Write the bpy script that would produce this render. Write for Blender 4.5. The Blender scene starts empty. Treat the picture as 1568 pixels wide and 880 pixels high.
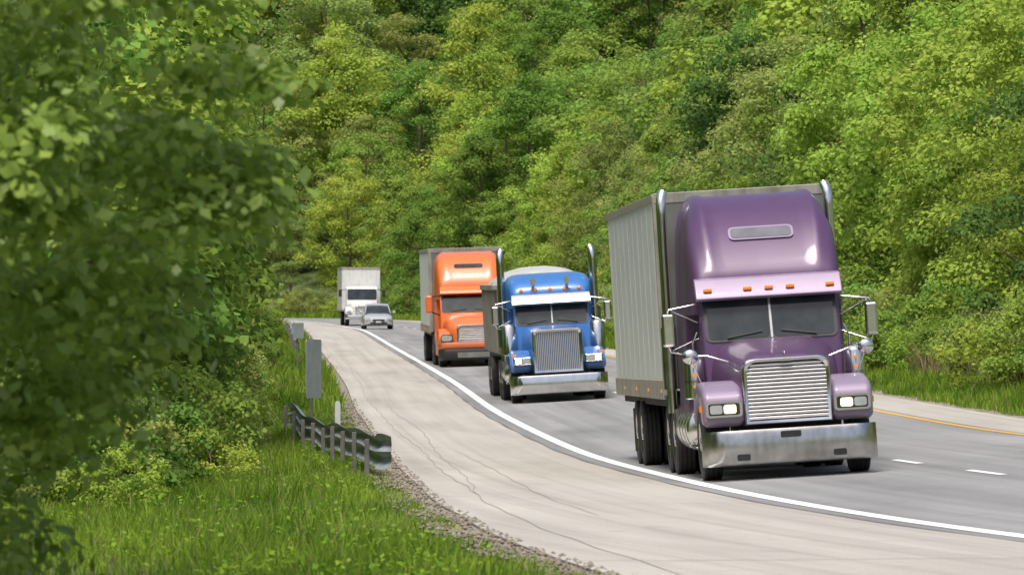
import bpy, bmesh, math, random
import numpy as np
from mathutils import Vector, Matrix
random.seed(7); RNG=np.random.default_rng(7)
scene=bpy.context.scene
COL=scene.collection
# ------------------------------------------------------------------ materials
def nm(name):
    m=bpy.data.materials.new(name); m.use_nodes=True
    nt=m.node_tree; b=nt.nodes['Principled BSDF']; return m,nt,b
def N(nt,t,**k):
    n=nt.nodes.new(t)
    for a,v in k.items(): setattr(n,a,v)
    return n
def mat(name,col,rough=.5,metal=0,coat=0,var=.12,scale=6,bump=0,bscale=40,emis=0,ecol=None,dirt=0,spec=.5,grime=0):
    m,nt,b=nm(name)
    tc=N(nt,'ShaderNodeTexCoord')
    no=N(nt,'ShaderNodeTexNoise'); no.inputs['Scale'].default_value=scale; no.inputs['Detail'].default_value=6
    nt.links.new(tc.outputs['Object'],no.inputs['Vector'])
    r=N(nt,'ShaderNodeValToRGB')
    c=np.array(col)
    r.color_ramp.elements[0].position=.3; r.color_ramp.elements[1].position=.7
    r.color_ramp.elements[0].color=(*np.clip(c*(1-var),0,1),1); r.color_ramp.elements[1].color=(*np.clip(c*(1+var),0,1),1)
    nt.links.new(no.outputs['Fac'],r.inputs['Fac'])
    out=r.outputs['Color']
    if dirt>0:
        mp=N(nt,'ShaderNodeMapping'); mp.inputs['Scale'].default_value=(3,3,.5)
        nt.links.new(tc.outputs['Object'],mp.inputs['Vector'])
        n2=N(nt,'ShaderNodeTexNoise'); n2.inputs['Scale'].default_value=2.5; n2.inputs['Detail'].default_value=8
        nt.links.new(mp.outputs[0],n2.inputs['Vector'])
        mr=N(nt,'ShaderNodeMapRange'); mr.inputs['From Min'].default_value=.45; mr.inputs['From Max'].default_value=.75
        mr.inputs['To Max'].default_value=dirt
        nt.links.new(n2.outputs['Fac'],mr.inputs['Value'])
        mx=N(nt,'ShaderNodeMix',data_type='RGBA'); nt.links.new(mr.outputs[0],mx.inputs[0])
        nt.links.new(out,mx.inputs[6]); mx.inputs[7].default_value=(.10,.085,.065,1); out=mx.outputs[2]
    if grime>0:   # road film low on the bodywork
        sp=N(nt,'ShaderNodeSeparateXYZ'); nt.links.new(tc.outputs['Object'],sp.inputs[0])
        ad=N(nt,'ShaderNodeMath',operation='ADD'); nt.links.new(sp.outputs[2],ad.inputs[0])
        ml=N(nt,'ShaderNodeMath',operation='MULTIPLY'); ml.inputs[1].default_value=-.9; nt.links.new(no.outputs['Fac'],ml.inputs[0]); nt.links.new(ml.outputs[0],ad.inputs[1])
        mr=N(nt,'ShaderNodeMapRange'); mr.inputs['From Min'].default_value=.1; mr.inputs['From Max'].default_value=1.1; mr.inputs['To Min'].default_value=grime; mr.inputs['To Max'].default_value=0
        nt.links.new(ad.outputs[0],mr.inputs['Value'])
        mx=N(nt,'ShaderNodeMix',data_type='RGBA'); nt.links.new(mr.outputs[0],mx.inputs[0])
        nt.links.new(out,mx.inputs[6]); mx.inputs[7].default_value=(.13,.115,.095,1); out=mx.outputs[2]
        m3=N(nt,'ShaderNodeMath',operation='MULTIPLY_ADD'); nt.links.new(mr.outputs[0],m3.inputs[0]); m3.inputs[1].default_value=.6; m3.inputs[2].default_value=rough
        nt.links.new(m3.outputs[0],b.inputs['Roughness'])
    nt.links.new(out,b.inputs['Base Color'])
    b.inputs['Roughness'].default_value=rough; b.inputs['Metallic'].default_value=metal
    b.inputs['Specular IOR Level'].default_value=spec
    b.inputs['Coat Weight'].default_value=coat; b.inputs['Coat Roughness'].default_value=.08
    if bump>0:
        n3=N(nt,'ShaderNodeTexNoise'); n3.inputs['Scale'].default_value=bscale; n3.inputs['Detail'].default_value=4
        nt.links.new(tc.outputs['Object'],n3.inputs['Vector'])
        bp=N(nt,'ShaderNodeBump'); bp.inputs['Strength'].default_value=bump; bp.inputs['Distance'].default_value=.02
        nt.links.new(n3.outputs['Fac'],bp.inputs['Height']); nt.links.new(bp.outputs[0],b.inputs['Normal'])
    if emis>0:
        b.inputs['Emission Color'].default_value=(*(ecol or col),1); b.inputs['Emission Strength'].default_value=emis
    return m
M={}
M['purple']=mat('purple_paint',(.082,.038,.100),.45,.10,.28,.08,3)
M['purple_sheen']=mat('purple_paint_sky_sheen',(.25,.19,.28),.45,.15,.3,.06,3,grime=.35)  # same purple made paler: sky reflection on visor and fenders put into the colour
M['blue']=mat('blue_paint',(.035,.15,.42),.35,.05,.5,.08,3,grime=.3)
M['orange']=mat('orange_paint',(.68,.15,.035),.38,0,.4,.06,3,grime=.25)
M['white']=mat('white_paint',(.70,.70,.68),.4,0,.4,.05,3,dirt=.15)
M['silver']=mat('silver_paint',(.50,.52,.53),.3,.3,.6,.05,3)
M['chrome']=mat('chrome',(.76,.75,.73),.15,1,0,.08,5)
M['slat']=mat('satin_chrome',(.68,.67,.66),.34,.75,0,.05,5)
M['chrome_d']=mat('dull_steel',(.52,.51,.49),.24,1,0,.2,5,dirt=.3)
M['black']=mat('black_plastic',(.02,.02,.02),.5,0,0,.3,8)
M['chassis']=mat('chassis_dirt',(.03,.028,.026),.8,0,0,.5,5)
M['rubber']=mat('tyre_rubber',(.026,.025,.024),.75,0,0,.3,10,bump=.3)
M['glass']=mat('dark_glass',(.028,.036,.040),.08,0,0,.4,2.5,spec=.42)
M['glass_l']=mat('light_glass',(.13,.13,.15),.25,0,.3,.2,4)
M['amber']=mat('amber_lens',(.8,.22,.02),.25,0,.5,.05,4,emis=.25,ecol=(1,.25,.02))
M['lamp']=mat('headlamp_lens',(.9,.85,.72),.15,0,.5,.02,4,emis=1.8,ecol=(1,.80,.48))
M['lens']=mat('clear_lens',(.5,.52,.52),.12,.4,.8,.1,10)
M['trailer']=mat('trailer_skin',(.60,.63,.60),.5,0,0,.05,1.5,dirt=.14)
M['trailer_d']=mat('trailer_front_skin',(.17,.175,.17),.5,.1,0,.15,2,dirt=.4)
M['rail']=mat('trailer_rail',(.34,.32,.27),.5,.1,0,.2,3,dirt=.5)
M['dump']=mat('dump_body',(.21,.20,.165),.55,.1,0,.15,2,dirt=.4)
M['tarp']=mat('grey_tarp',(.36,.37,.36),.8,0,0,.2,2,bump=.5,bscale=8)
M['galv']=mat('galvanised_steel',(.30,.33,.37),.5,.35,0,.2,5,dirt=.35)
M['post']=mat('weathered_post',(.15,.145,.13),.8,0,0,.25,6)
M['signback']=mat('sign_back',(.33,.37,.37),.5,.2,0,.1,4,dirt=.2)
M['wpost']=mat('marker_paint',(.7,.7,.66),.5,0,0,.08,8,dirt=.15)
M['bark']=mat('bark',(.11,.085,.06),.9,0,0,.35,8,bump=.8,bscale=20)
M['twig']=mat('twigs',(.17,.12,.09),.9,0,0,.3,8)
def leaf_mat(name,trans=.42,val=(.78,1.18),hue=.018,glossy=False):
    m,nt,b=nm(name)
    at=N(nt,'ShaderNodeAttribute',attribute_name='Col'); oi=N(nt,'ShaderNodeObjectInfo')
    m1=N(nt,'ShaderNodeMapRange'); m1.inputs['To Min'].default_value=val[0]; m1.inputs['To Max'].default_value=val[1]
    nt.links.new(oi.outputs['Random'],m1.inputs['Value'])
    mu=N(nt,'ShaderNodeMath',operation='MULTIPLY'); mu.inputs[1].default_value=7.31; nt.links.new(oi.outputs['Random'],mu.inputs[0])
    fr=N(nt,'ShaderNodeMath',operation='FRACT'); nt.links.new(mu.outputs[0],fr.inputs[0])
    m2=N(nt,'ShaderNodeMapRange'); m2.inputs['To Min'].default_value=.5-hue; m2.inputs['To Max'].default_value=.5+hue
    nt.links.new(fr.outputs[0],m2.inputs['Value'])
    hs=N(nt,'ShaderNodeHueSaturation'); nt.links.new(m2.outputs[0],hs.inputs['Hue']); nt.links.new(m1.outputs[0],hs.inputs['Value'])
    nt.links.new(at.outputs['Color'],hs.inputs['Color'])
    if glossy:
        nt.links.new(hs.outputs[0],b.inputs['Base Color']); b.inputs['Roughness'].default_value=.38; b.inputs['Specular IOR Level'].default_value=.5
    else:
        nt.nodes.remove(b); b=N(nt,'ShaderNodeBsdfDiffuse'); nt.links.new(hs.outputs[0],b.inputs['Color'])
    tr=N(nt,'ShaderNodeBsdfTranslucent'); nt.links.new(hs.outputs[0],tr.inputs['Color'])
    mx=N(nt,'ShaderNodeMixShader'); mx.inputs[0].default_value=trans
    nt.links.new(b.outputs[0],mx.inputs[1]); nt.links.new(tr.outputs[0],mx.inputs[2])
    nt.links.new(mx.outputs[0],nt.nodes['Material Output'].inputs['Surface'])
    return m
M['leaf']=leaf_mat('leaves'); M['leafn']=leaf_mat('glossy_leaves',.42,(.95,1.05),0,True); M['grass']=leaf_mat('grass_blades',.35,(1,1),0)
# ------------------------------------------------------------------ mesh helpers
def mk(parent,name,V,F,m,smooth=True,bevel=0,sharp=35,loc=None):
    me=bpy.data.meshes.new(name); me.from_pydata([tuple(v) for v in V],[],[tuple(f) for f in F])
    bm=bmesh.new(); bm.from_mesh(me); bmesh.ops.recalc_face_normals(bm,faces=bm.faces); bm.to_mesh(me); bm.free()
    for mm in (m if isinstance(m,list) else [m]): me.materials.append(mm)
    if smooth:
        me.polygons.foreach_set('use_smooth',[True]*len(me.polygons))
        if bevel==0: me.set_sharp_from_angle(angle=math.radians(sharp))
    ob=bpy.data.objects.new(name,me); COL.objects.link(ob)
    if bevel>0:
        b=ob.modifiers.new('bevel','BEVEL'); b.width=bevel; b.segments=3; b.limit_method='ANGLE'; b.angle_limit=math.radians(30); b.harden_normals=True
    if parent: ob.parent=parent
    return ob
def box(p,name,x0,x1,y0,y1,z0,z1,m,bevel=.015):
    V=[(x0,y0,z0),(x1,y0,z0),(x1,y1,z0),(x0,y1,z0),(x0,y0,z1),(x1,y0,z1),(x1,y1,z1),(x0,y1,z1)]
    F=[(0,3,2,1),(4,5,6,7),(0,1,5,4),(1,2,6,5),(2,3,7,6),(3,0,4,7)]
    return mk(p,name,V,F,m,bevel=bevel)
def loft(p,name,rings,m,sharp=40,cap=True,bevel=0):
    n=len(rings[0]); V=[q for r in rings for q in r]; F=[]
    for i in range(len(rings)-1):
        for j in range(n):
            k=(j+1)%n; F.append((i*n+j,i*n+k,(i+1)*n+k,(i+1)*n+j))
    if cap: F.append(tuple(range(n))); F.append(tuple(range((len(rings)-1)*n,len(rings)*n)))
    return mk(p,name,V,F,m,sharp=sharp,bevel=bevel)
def extr(p,name,prof,x0,x1,m,bevel=.03):
    n=len(prof); V=[(x0,a,b) for a,b in prof]+[(x1,a,b) for a,b in prof]
    F=[tuple(range(n)),tuple(range(2*n-1,n-1,-1))]+[(i,(i+1)%n,n+(i+1)%n,n+i) for i in range(n)]
    return mk(p,name,V,F,m,bevel=bevel)
def sring(y,w,zb,zt,pw=.4,n=30,ridge=0,rx=.75,xc=0,taper=0):
    R=[]
    for i in range(n+1):
        t=math.pi*i/n; c=math.cos(t); s=max(0,math.sin(t))
        x=w*math.copysign(abs(c)**pw,c); z=zb+(zt-zb)*s**pw
        x*=1-taper*(s**pw)
        if ridge: z+=ridge*math.exp(-((abs(x)-rx*w)/.09)**2)*(s**pw)
        R.append((x+xc,y,z))
    return R
def plate(p,name,c,nrm,w,h,r,m,t=.01,up=(0,0,1)):
    c=Vector(c); nn=Vector(nrm).normalized(); u=Vector(up).cross(nn).normalized(); v=nn.cross(u)
    pts=[]
    for cx,cy,a0 in ((w/2-r,h/2-r,0),(-w/2+r,h/2-r,90),(-w/2+r,-h/2+r,180),(w/2-r,-h/2+r,270)):
        for k in range(5):
            a=math.radians(a0+k*22.5); pts.append((cx+r*math.cos(a),cy+r*math.sin(a)))
    n=len(pts); V=[c+u*a+v*b for a,b in pts]+[c+u*a+v*b+nn*t for a,b in pts]
    F=[tuple(range(n)),tuple(range(n,2*n))]+[(i,(i+1)%n,n+(i+1)%n,n+i) for i in range(n)]
    return mk(p,name,V,F,m,sharp=30)
def tubevf(pts,rad,seg=8):
    pts=[Vector(q) for q in pts]; V=[];F=[]
    if not hasattr(rad,'__len__'): rad=[rad]*len(pts)
    for i,q in enumerate(pts):
        d=(pts[min(i+1,len(pts)-1)]-pts[max(i-1,0)]).normalized()
        a=d.cross(Vector((0,1,0)) if abs(d.y)<.9 else Vector((1,0,0))).normalized(); b=d.cross(a)
        for k in range(seg):
            t=2*math.pi*k/seg; V.append(q+a*(rad[i]*math.cos(t))+b*(rad[i]*math.sin(t)))
    for i in range(len(pts)-1):
        for k in range(seg):
            l=(k+1)%seg; F.append((i*seg+k,i*seg+l,(i+1)*seg+l,(i+1)*seg+k))
    return V,F
def tube(p,name,pts,rad,m,seg=14,cap=True):
    V,F=tubevf(pts,rad,seg); n=len(pts)
    if cap: F=F+[tuple(range(seg)),tuple(range((n-1)*seg,n*seg))]
    return mk(p,name,V,F,m,sharp=50)
def lathe(p,name,cx,cy,cz,prof,m,seg=36):
    V=[];F=[];n=len(prof)
    for i,(dx,r) in enumerate(prof):
        for k in range(seg):
            t=2*math.pi*k/seg; V.append((cx+dx,cy+r*math.cos(t),cz+r*math.sin(t)))
    for i in range(n-1):
        for k in range(seg):
            l=(k+1)%seg; F.append((i*seg+k,i*seg+l,(i+1)*seg+l,(i+1)*seg+k))
    return mk(p,name,V,F,m,sharp=30)
def wheel(p,name,x,y,r=.51,w=.28,rim='chrome_d'):
    h=[(-.5,.58),(-.52,.8),(-.48,.95),(-.42,1),(-.26,1),(-.25,.965),(-.22,.965),(-.21,1),(-.03,1),(-.02,.965),(.02,.965),(.03,1),(.21,1),(.22,.965),(.25,.965),(.26,1),(.42,1),(.48,.95),(.52,.8),(.5,.58)]
    lathe(p,name+'_tyre',x,y,r,[(a*w,b*r) for a,b in h],M['rubber'])
    q=[(-.5,.0),(-.5,.16),(-.42,.2),(-.3,.24),(-.3,.48),(-.44,.54),(-.5,.6),(.5,.6),(.44,.54),(.3,.48),(.3,.24),(.42,.2),(.5,.16),(.5,0)]
    lathe(p,name+'_rim',x,y,r,[(a*w,b*r+.0005) for a,b in q],M[rim])
def sph(p,name,c,rx,ry,rz,m):
    bm=bmesh.new(); bmesh.ops.create_uvsphere(bm,u_segments=20,v_segments=12,radius=1)
    V=[(c[0]+v.co.x*rx,c[1]+v.co.y*ry,c[2]+v.co.z*rz) for v in bm.verts]; F=[[v.index for v in f.verts] for f in bm.faces]; bm.free()
    return mk(p,name,V,F,m,sharp=60)
def empty(name):
    e=bpy.data.objects.new(name,None); COL.objects.link(e); e.empty_display_size=.5; return e
# ------------------------------------------------------------------ road path
CP=np.array([(44,-45),(30,-20),(19,5),(13.5,20),(10.3,30),(7.8,40),(5.95,50),(4.87,56.2),(4.15,61),(3.22,70),(2.68,76.7),(2.23,84),(1.68,94),(1.0,107),(.2,123.5),(-.6,142),(-1.65,172),(-3.0,205),(-5.2,257),(-8.4,333),(-10.2,358),(-14,402),(-17.3,425),(-23,446),(-32,461),(-45,471),(-70,478),(-120,482),(-200,482)],float)
def cr(P,per=40):
    o=[]
    for i in range(len(P)-1):
        p0=P[max(i-1,0)];p1=P[i];p2=P[i+1];p3=P[min(i+2,len(P)-1)]
        for t in np.linspace(0,1,per,endpoint=False):
            o.append(.5*((2*p1)+(-p0+p2)*t+(2*p0-5*p1+4*p2-p3)*t*t+(-p0+3*p1-3*p2+p3)*t**3))
    o.append(P[-1]); return np.array(o)
D=cr(CP); s=np.r_[0,np.cumsum(np.linalg.norm(np.diff(D,axis=0),axis=1))]
S=np.arange(0,s[-1],1.0); PX=np.interp(S,s,D[:,0]); PY=np.interp(S,s,D[:,1])
kk=np.ones(11)/11
for _ in range(2):
    a=np.convolve(PX,kk,'same'); b=np.convolve(PY,kk,'same'); PX[8:-8]=a[8:-8]; PY[8:-8]=b[8:-8]
TX=np.gradient(PX);TY=np.gradient(PY);L=np.hypot(TX,TY);TX/=L;TY/=L; NX=TY;NY=-TX
def zprof(Y): return np.interp(Y,[-60,98,106,115,130,146,170,203,240,280,348,400,450,500],[0,0,.05,.15,.33,.54,.87,1.35,1.88,2.45,3.4,4.1,4.7,5.1])
def bankf(Y): return np.interp(Y,[0,150,200,280],[.06,.06,.035,0])
def wlf(Y): return np.interp(Y,[-20,47,57,65,79,104,129,232],[6.3,5.7,4.9,4.3,3.75,3.3,3.15,3.2])
ZP=zprof(PY); ZP=np.convolve(np.pad(ZP,6,'edge'),np.ones(13)/13,'valid')
BK=bankf(PY); WL=wlf(PY); RW=8.5
def near(X,Y):
    X=np.atleast_1d(X).astype(float);Y=np.atleast_1d(Y).astype(float); idx=np.empty(len(X),int)
    for i in range(0,len(X),4000):
        d=(X[i:i+4000,None]-PX)**2+(Y[i:i+4000,None]-PY)**2; idx[i:i+4000]=d.argmin(1)
    o=(X-PX[idx])*NX[idx]+(Y-PY[idx])*NY[idx]
    dd=np.hypot(X-PX[idx],Y-PY[idx]); o=np.where(dd>abs(o)+.5,np.sign(o)*dd,o)
    return idx,o
def terr(X,Y):
    idx,o=near(X,Y); b=ZP[idx]; bk=BK[idx]; wl=WL[idx]
    X=np.atleast_1d(X);Y=np.atleast_1d(Y)
    wob=.08*np.sin(X*.9+Y*.31)+.06*np.sin(Y*.7-X*.4)
    q=-o-wl
    left=b-.03-.05*np.clip(q,0,4)+np.clip(wob*np.clip(q/2,0,1),-.1,.1)+.06*np.clip(q-7,0,20)+.2*np.clip(q-27,0,150)
    q2=o-RW
    right=b+bk*RW-.03+.05*np.clip(q2,0,4)+wob*np.clip(q2/3,0,1)*.6+.10*np.clip(q2-4,0,4)+.32*np.clip(q2-8,0,190)+3.0*np.sin(X*.06+Y*.025)*np.clip((q2-15)/20,0,1)
    mid=b+bk*np.clip(o,0,99)-.15
    return np.where(q>-.3,left,np.where(q2>-.3,right,mid))
def ribbon(name,i0,i1,o0,o1,zo,m,ns=1,skirt=0,parent=None,step=1):
    V=[];F=[];UV=[]
    ii=list(range(i0,i1,step))
    f0=o0 if callable(o0) else (lambda i:o0); f1=o1 if callable(o1) else (lambda i:o1)
    for i in ii:
        a,b=f0(i),f1(i); row=[a+(b-a)*k/ns for k in range(ns+1)]
        if skirt: row=[row[0]-.02]+row+[row[-1]+.02]
        for k,o in enumerate(row):
            z=ZP[i]+BK[i]*max(o,0)+zo
            if skirt and k in(0,len(row)-1): z-=skirt
            V.append((PX[i]+NX[i]*o,PY[i]+NY[i]*o,z)); UV.append((o,S[i]))
    n=ns+1+(2 if skirt else 0)
    for r in range(len(ii)-1):
        for k in range(n-1): F.append((r*n+k,r*n+k+1,(r+1)*n+k+1,(r+1)*n+k))
    me=bpy.data.meshes.new(name); me.from_pydata(V,[],F); me.materials.append(m)
    uv=me.uv_layers.new(name='UVMap'); li=np.empty(len(me.loops),int); me.loops.foreach_get('vertex_index',li)
    uv.data.foreach_set('uv',np.array(UV)[li].ravel())
    ob=bpy.data.objects.new(name,me); COL.objects.link(ob)
    if parent: ob.parent=parent
    return ob
def road_mat(name,col,streak=.12,patch=.8,paths=True,wear=0):
    m,nt,b=nm(name)
    uv=N(nt,'ShaderNodeTexCoord')
    def noise(sc,det,scale):
        mp=N(nt,'ShaderNodeMapping'); mp.inputs['Scale'].default_value=sc; nt.links.new(uv.outputs['UV'],mp.inputs['Vector'])
        n=N(nt,'ShaderNodeTexNoise'); n.inputs['Scale'].default_value=scale; n.inputs['Detail'].default_value=det
        nt.links.new(mp.outputs[0],n.inputs['Vector']); return n.outputs['Fac']
    base=N(nt,'ShaderNodeRGB'); base.outputs[0].default_value=(*col,1); cur=base.outputs[0]
    def mul(fac,lo,hi,f0=.35,f1=.65):
        nonlocal cur
        r=N(nt,'ShaderNodeMapRange'); r.inputs['From Min'].default_value=f0;r.inputs['From Max'].default_value=f1
        r.inputs['To Min'].default_value=lo;r.inputs['To Max'].default_value=hi; nt.links.new(fac,r.inputs['Value'])
        x=N(nt,'ShaderNodeVectorMath',operation='SCALE'); nt.links.new(cur,x.inputs[0]); nt.links.new(r.outputs[0],x.inputs['Scale']); cur=x.outputs[0]
    mul(noise((3,.03,1),5,1),1-streak,1+streak)
    mul(noise((1,.12,1),6,.6),1-streak,1+streak)
    mul(noise((1,1,1),2,45),.86,1.14)
    mul(noise((.4,.07,1),7,1.3),1,patch,.54,.70)
    mul(noise((5,.015,1),3,1),1,.90,.55,.66)
    mul(noise((.5,.5,1),8,3),1,.88,.60,.66)
    if paths:
        sp=N(nt,'ShaderNodeSeparateXYZ'); nt.links.new(uv.outputs['UV'],sp.inputs[0])
        w=N(nt,'ShaderNodeMath',operation='MULTIPLY'); w.inputs[1].default_value=2*math.pi/1.8; nt.links.new(sp.outputs[0],w.inputs[0])
        c=N(nt,'ShaderNodeMath',operation='COSINE'); nt.links.new(w.outputs[0],c.inputs[0]); mul(c.outputs[0],1.06,.92,-1,1)
    nt.links.new(cur,b.inputs['Base Color']); b.inputs['Roughness'].default_value=.85; b.inputs['Specular IOR Level'].default_value=.35
    mp=noise((1,1,1),3,60); bp=N(nt,'ShaderNodeBump'); bp.inputs['Strength'].default_value=.4; bp.inputs['Distance'].default_value=.01
    nt.links.new(mp,bp.inputs['Height']); nt.links.new(bp.outputs[0],b.inputs['Normal'])
    return m
nP=len(S)
RM=road_mat('asphalt',(.22,.218,.218)); SM=road_mat('pale_shoulder_asphalt',(.365,.34,.305),.08,.86,paths=False)
TM=mat('tar_seam',(.13,.12,.11),.8,var=.3,scale=3); CM=mat('hairline_crack',(.21,.20,.185),.9,var=.2,scale=3)
WM=road_mat('white_road_paint',(.78,.78,.76),.05,.9,paths=False); YM=road_mat('yellow_road_paint',(.62,.36,.05),.05,.9,paths=False)
road=empty('highway_road')
ribbon('carriageway',0,nP,0,7.25,0,RM,8,parent=road)
ribbon('carriageway_margin',0,nP,-.28,0,0,RM,1,parent=road)
ribbon('paved_shoulder',0,nP,lambda i:-WL[i],-.28,0,SM,8,parent=road)
ribbon('shoulder_edge_face',0,nP,lambda i:-WL[i]-.015,lambda i:-WL[i],-.0,TM,1,skirt=.25,parent=road)
ribbon('outer_shoulder',0,nP,7.25,RW,0,SM,3,parent=road)
ribbon('edge_line_white',0,nP,.002,.19,.006,WM,1,parent=road)
ribbon('edge_line_yellow',0,nP,7.0,7.12,.006,YM,1,parent=road)
ribbon('tar_joint',0,nP,lambda i:-.30+.02*math.sin(i*.7),lambda i:-.25+.02*math.sin(i*.5),.004,TM,1,parent=road)
i85=int(np.abs(PY-85).argmin()); i77=int(np.abs(PY-77.3).argmin())
for k in range(-6,38):
    c=i77+int(k*8.2)
    if 2<c<nP-4: ribbon('lane_dash',c-1,c+2+1,3.5,3.62,.006,WM,1,parent=road)
def wig(base,amp,ph): return lambda i: base-WL[i]+amp*math.sin(i*.045+ph)+amp*.3*math.sin(i*.19+ph*2)+.02*math.sin(i*1.1)
for k,(b0,am,a,e,w) in enumerate([(.75,.2,i85-45,i85+70,.012),(.5,.10,i85-10,i85+150,.014),(1.3,.16,i85-20,i85+22,.009)]):
    f=wig(b0,am,k*1.3); ribbon('sealed_crack',a,e,f,(lambda f,w:(lambda i:f(i)+w))(f,w),.004,CM,1,parent=road)
for k in range(7):
    c=i85-34+k*19
    V=[];F=[]
    a,b=-WL[c]+.05,-.32; nn=12
    for j in range(nn+1):
        o=a+(b-a)*j/nn; wv=.06*math.sin(j*1.1+k)+.02*math.sin(j*2.7)
        for t in (0,.035): V.append((PX[c]+NX[c]*o+TX[c]*(wv+t),PY[c]+NY[c]*o+TY[c]*(wv+t),ZP[c]+.003))
    for j in range(nn): F.append((2*j,2*j+2,2*j+3,2*j+1))
    mk(road,'transverse_joint',V,F,CM,False)
gm=mat('gravel',(.22,.19,.15),.95,var=.5,scale=14,bump=1,bscale=30)
ribbon('gravel_strip',20,nP-30,lambda i:-WL[i]-.38-.15*math.sin(i*.9)-.1*math.sin(i*2.3),lambda i:-WL[i]-.01,-.022,gm,3)
ribbon('gravel_strip',20,nP-30,RW,lambda i:RW+.35+.15*math.sin(i*.9),-.02,gm,2)
# terrain sheet
xs=np.unique(np.concatenate([np.linspace(-1500,-200,14),np.arange(-200,-40,8),np.arange(-40,30,.8),np.arange(30,210,6),np.linspace(210,1500,14)]))
ys=np.unique(np.concatenate([np.linspace(-900,-60,12),np.arange(-60,500,1.6),np.arange(500,800,8),np.linspace(800,2600,16)]))
GX,GY=np.meshgrid(xs,ys); GZ=terr(GX.ravel(),GY.ravel())
V=np.c_[GX.ravel(),GY.ravel(),GZ]; nx,ny=len(xs),len(ys)
a=(np.arange(ny-1)[:,None]*nx+np.arange(nx-1)).ravel(); F=np.c_[a,a+1,a+nx+1,a+nx]
def mesh_np(name,V,F,mats,col=None,mi=None,smooth=False):
    me=bpy.data.meshes.new(name); V=np.asarray(V,np.float32); F=np.asarray(F,np.int32)
    me.vertices.add(len(V)); me.vertices.foreach_set('co',V.ravel())
    me.loops.add(F.size); me.loops.foreach_set('vertex_index',F.ravel())
    me.polygons.add(len(F)); me.polygons.foreach_set('loop_start',np.arange(len(F),dtype=np.int32)*F.shape[1])
    for m in mats: me.materials.append(m)
    if mi is not None: me.polygons.foreach_set('material_index',np.asarray(mi,np.int32))
    if smooth: me.polygons.foreach_set('use_smooth',np.ones(len(F),bool))
    me.update(calc_edges=True)
    if col is not None:
        ca=me.color_attributes.new('Col','FLOAT_COLOR','POINT'); c=np.c_[col,np.ones(len(col))].astype(np.float32); ca.data.foreach_set('color',c.ravel())
    return me
def obj(name,me,parent=None,loc=(0,0,0),rz=0,sc=1):
    o=bpy.data.objects.new(name,me); COL.objects.link(o); o.location=loc; o.rotation_euler=(0,0,rz)
    o.scale=sc if hasattr(sc,'__len__') else (sc,sc,sc)
    if parent: o.parent=parent
    return o
tm,nt,b=nm('grassy_soil'); tc=N(nt,'ShaderNodeTexCoord'); n1=N(nt,'ShaderNodeTexNoise'); n1.inputs['Scale'].default_value=.8; n1.inputs['Detail'].default_value=9
nt.links.new(tc.outputs['Object'],n1.inputs['Vector']); r=N(nt,'ShaderNodeValToRGB'); nt.links.new(n1.outputs['Fac'],r.inputs[0])
r.color_ramp.elements[0].position=.35; r.color_ramp.elements[0].color=(.06,.055,.03,1); r.color_ramp.elements[1].position=.6; r.color_ramp.elements[1].color=(.08,.12,.025,1)
nt.links.new(r.outputs[0],b.inputs['Base Color']); b.inputs['Roughness'].default_value=.95
obj('ground',mesh_np('ground',V,F,[tm],smooth=True))
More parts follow.
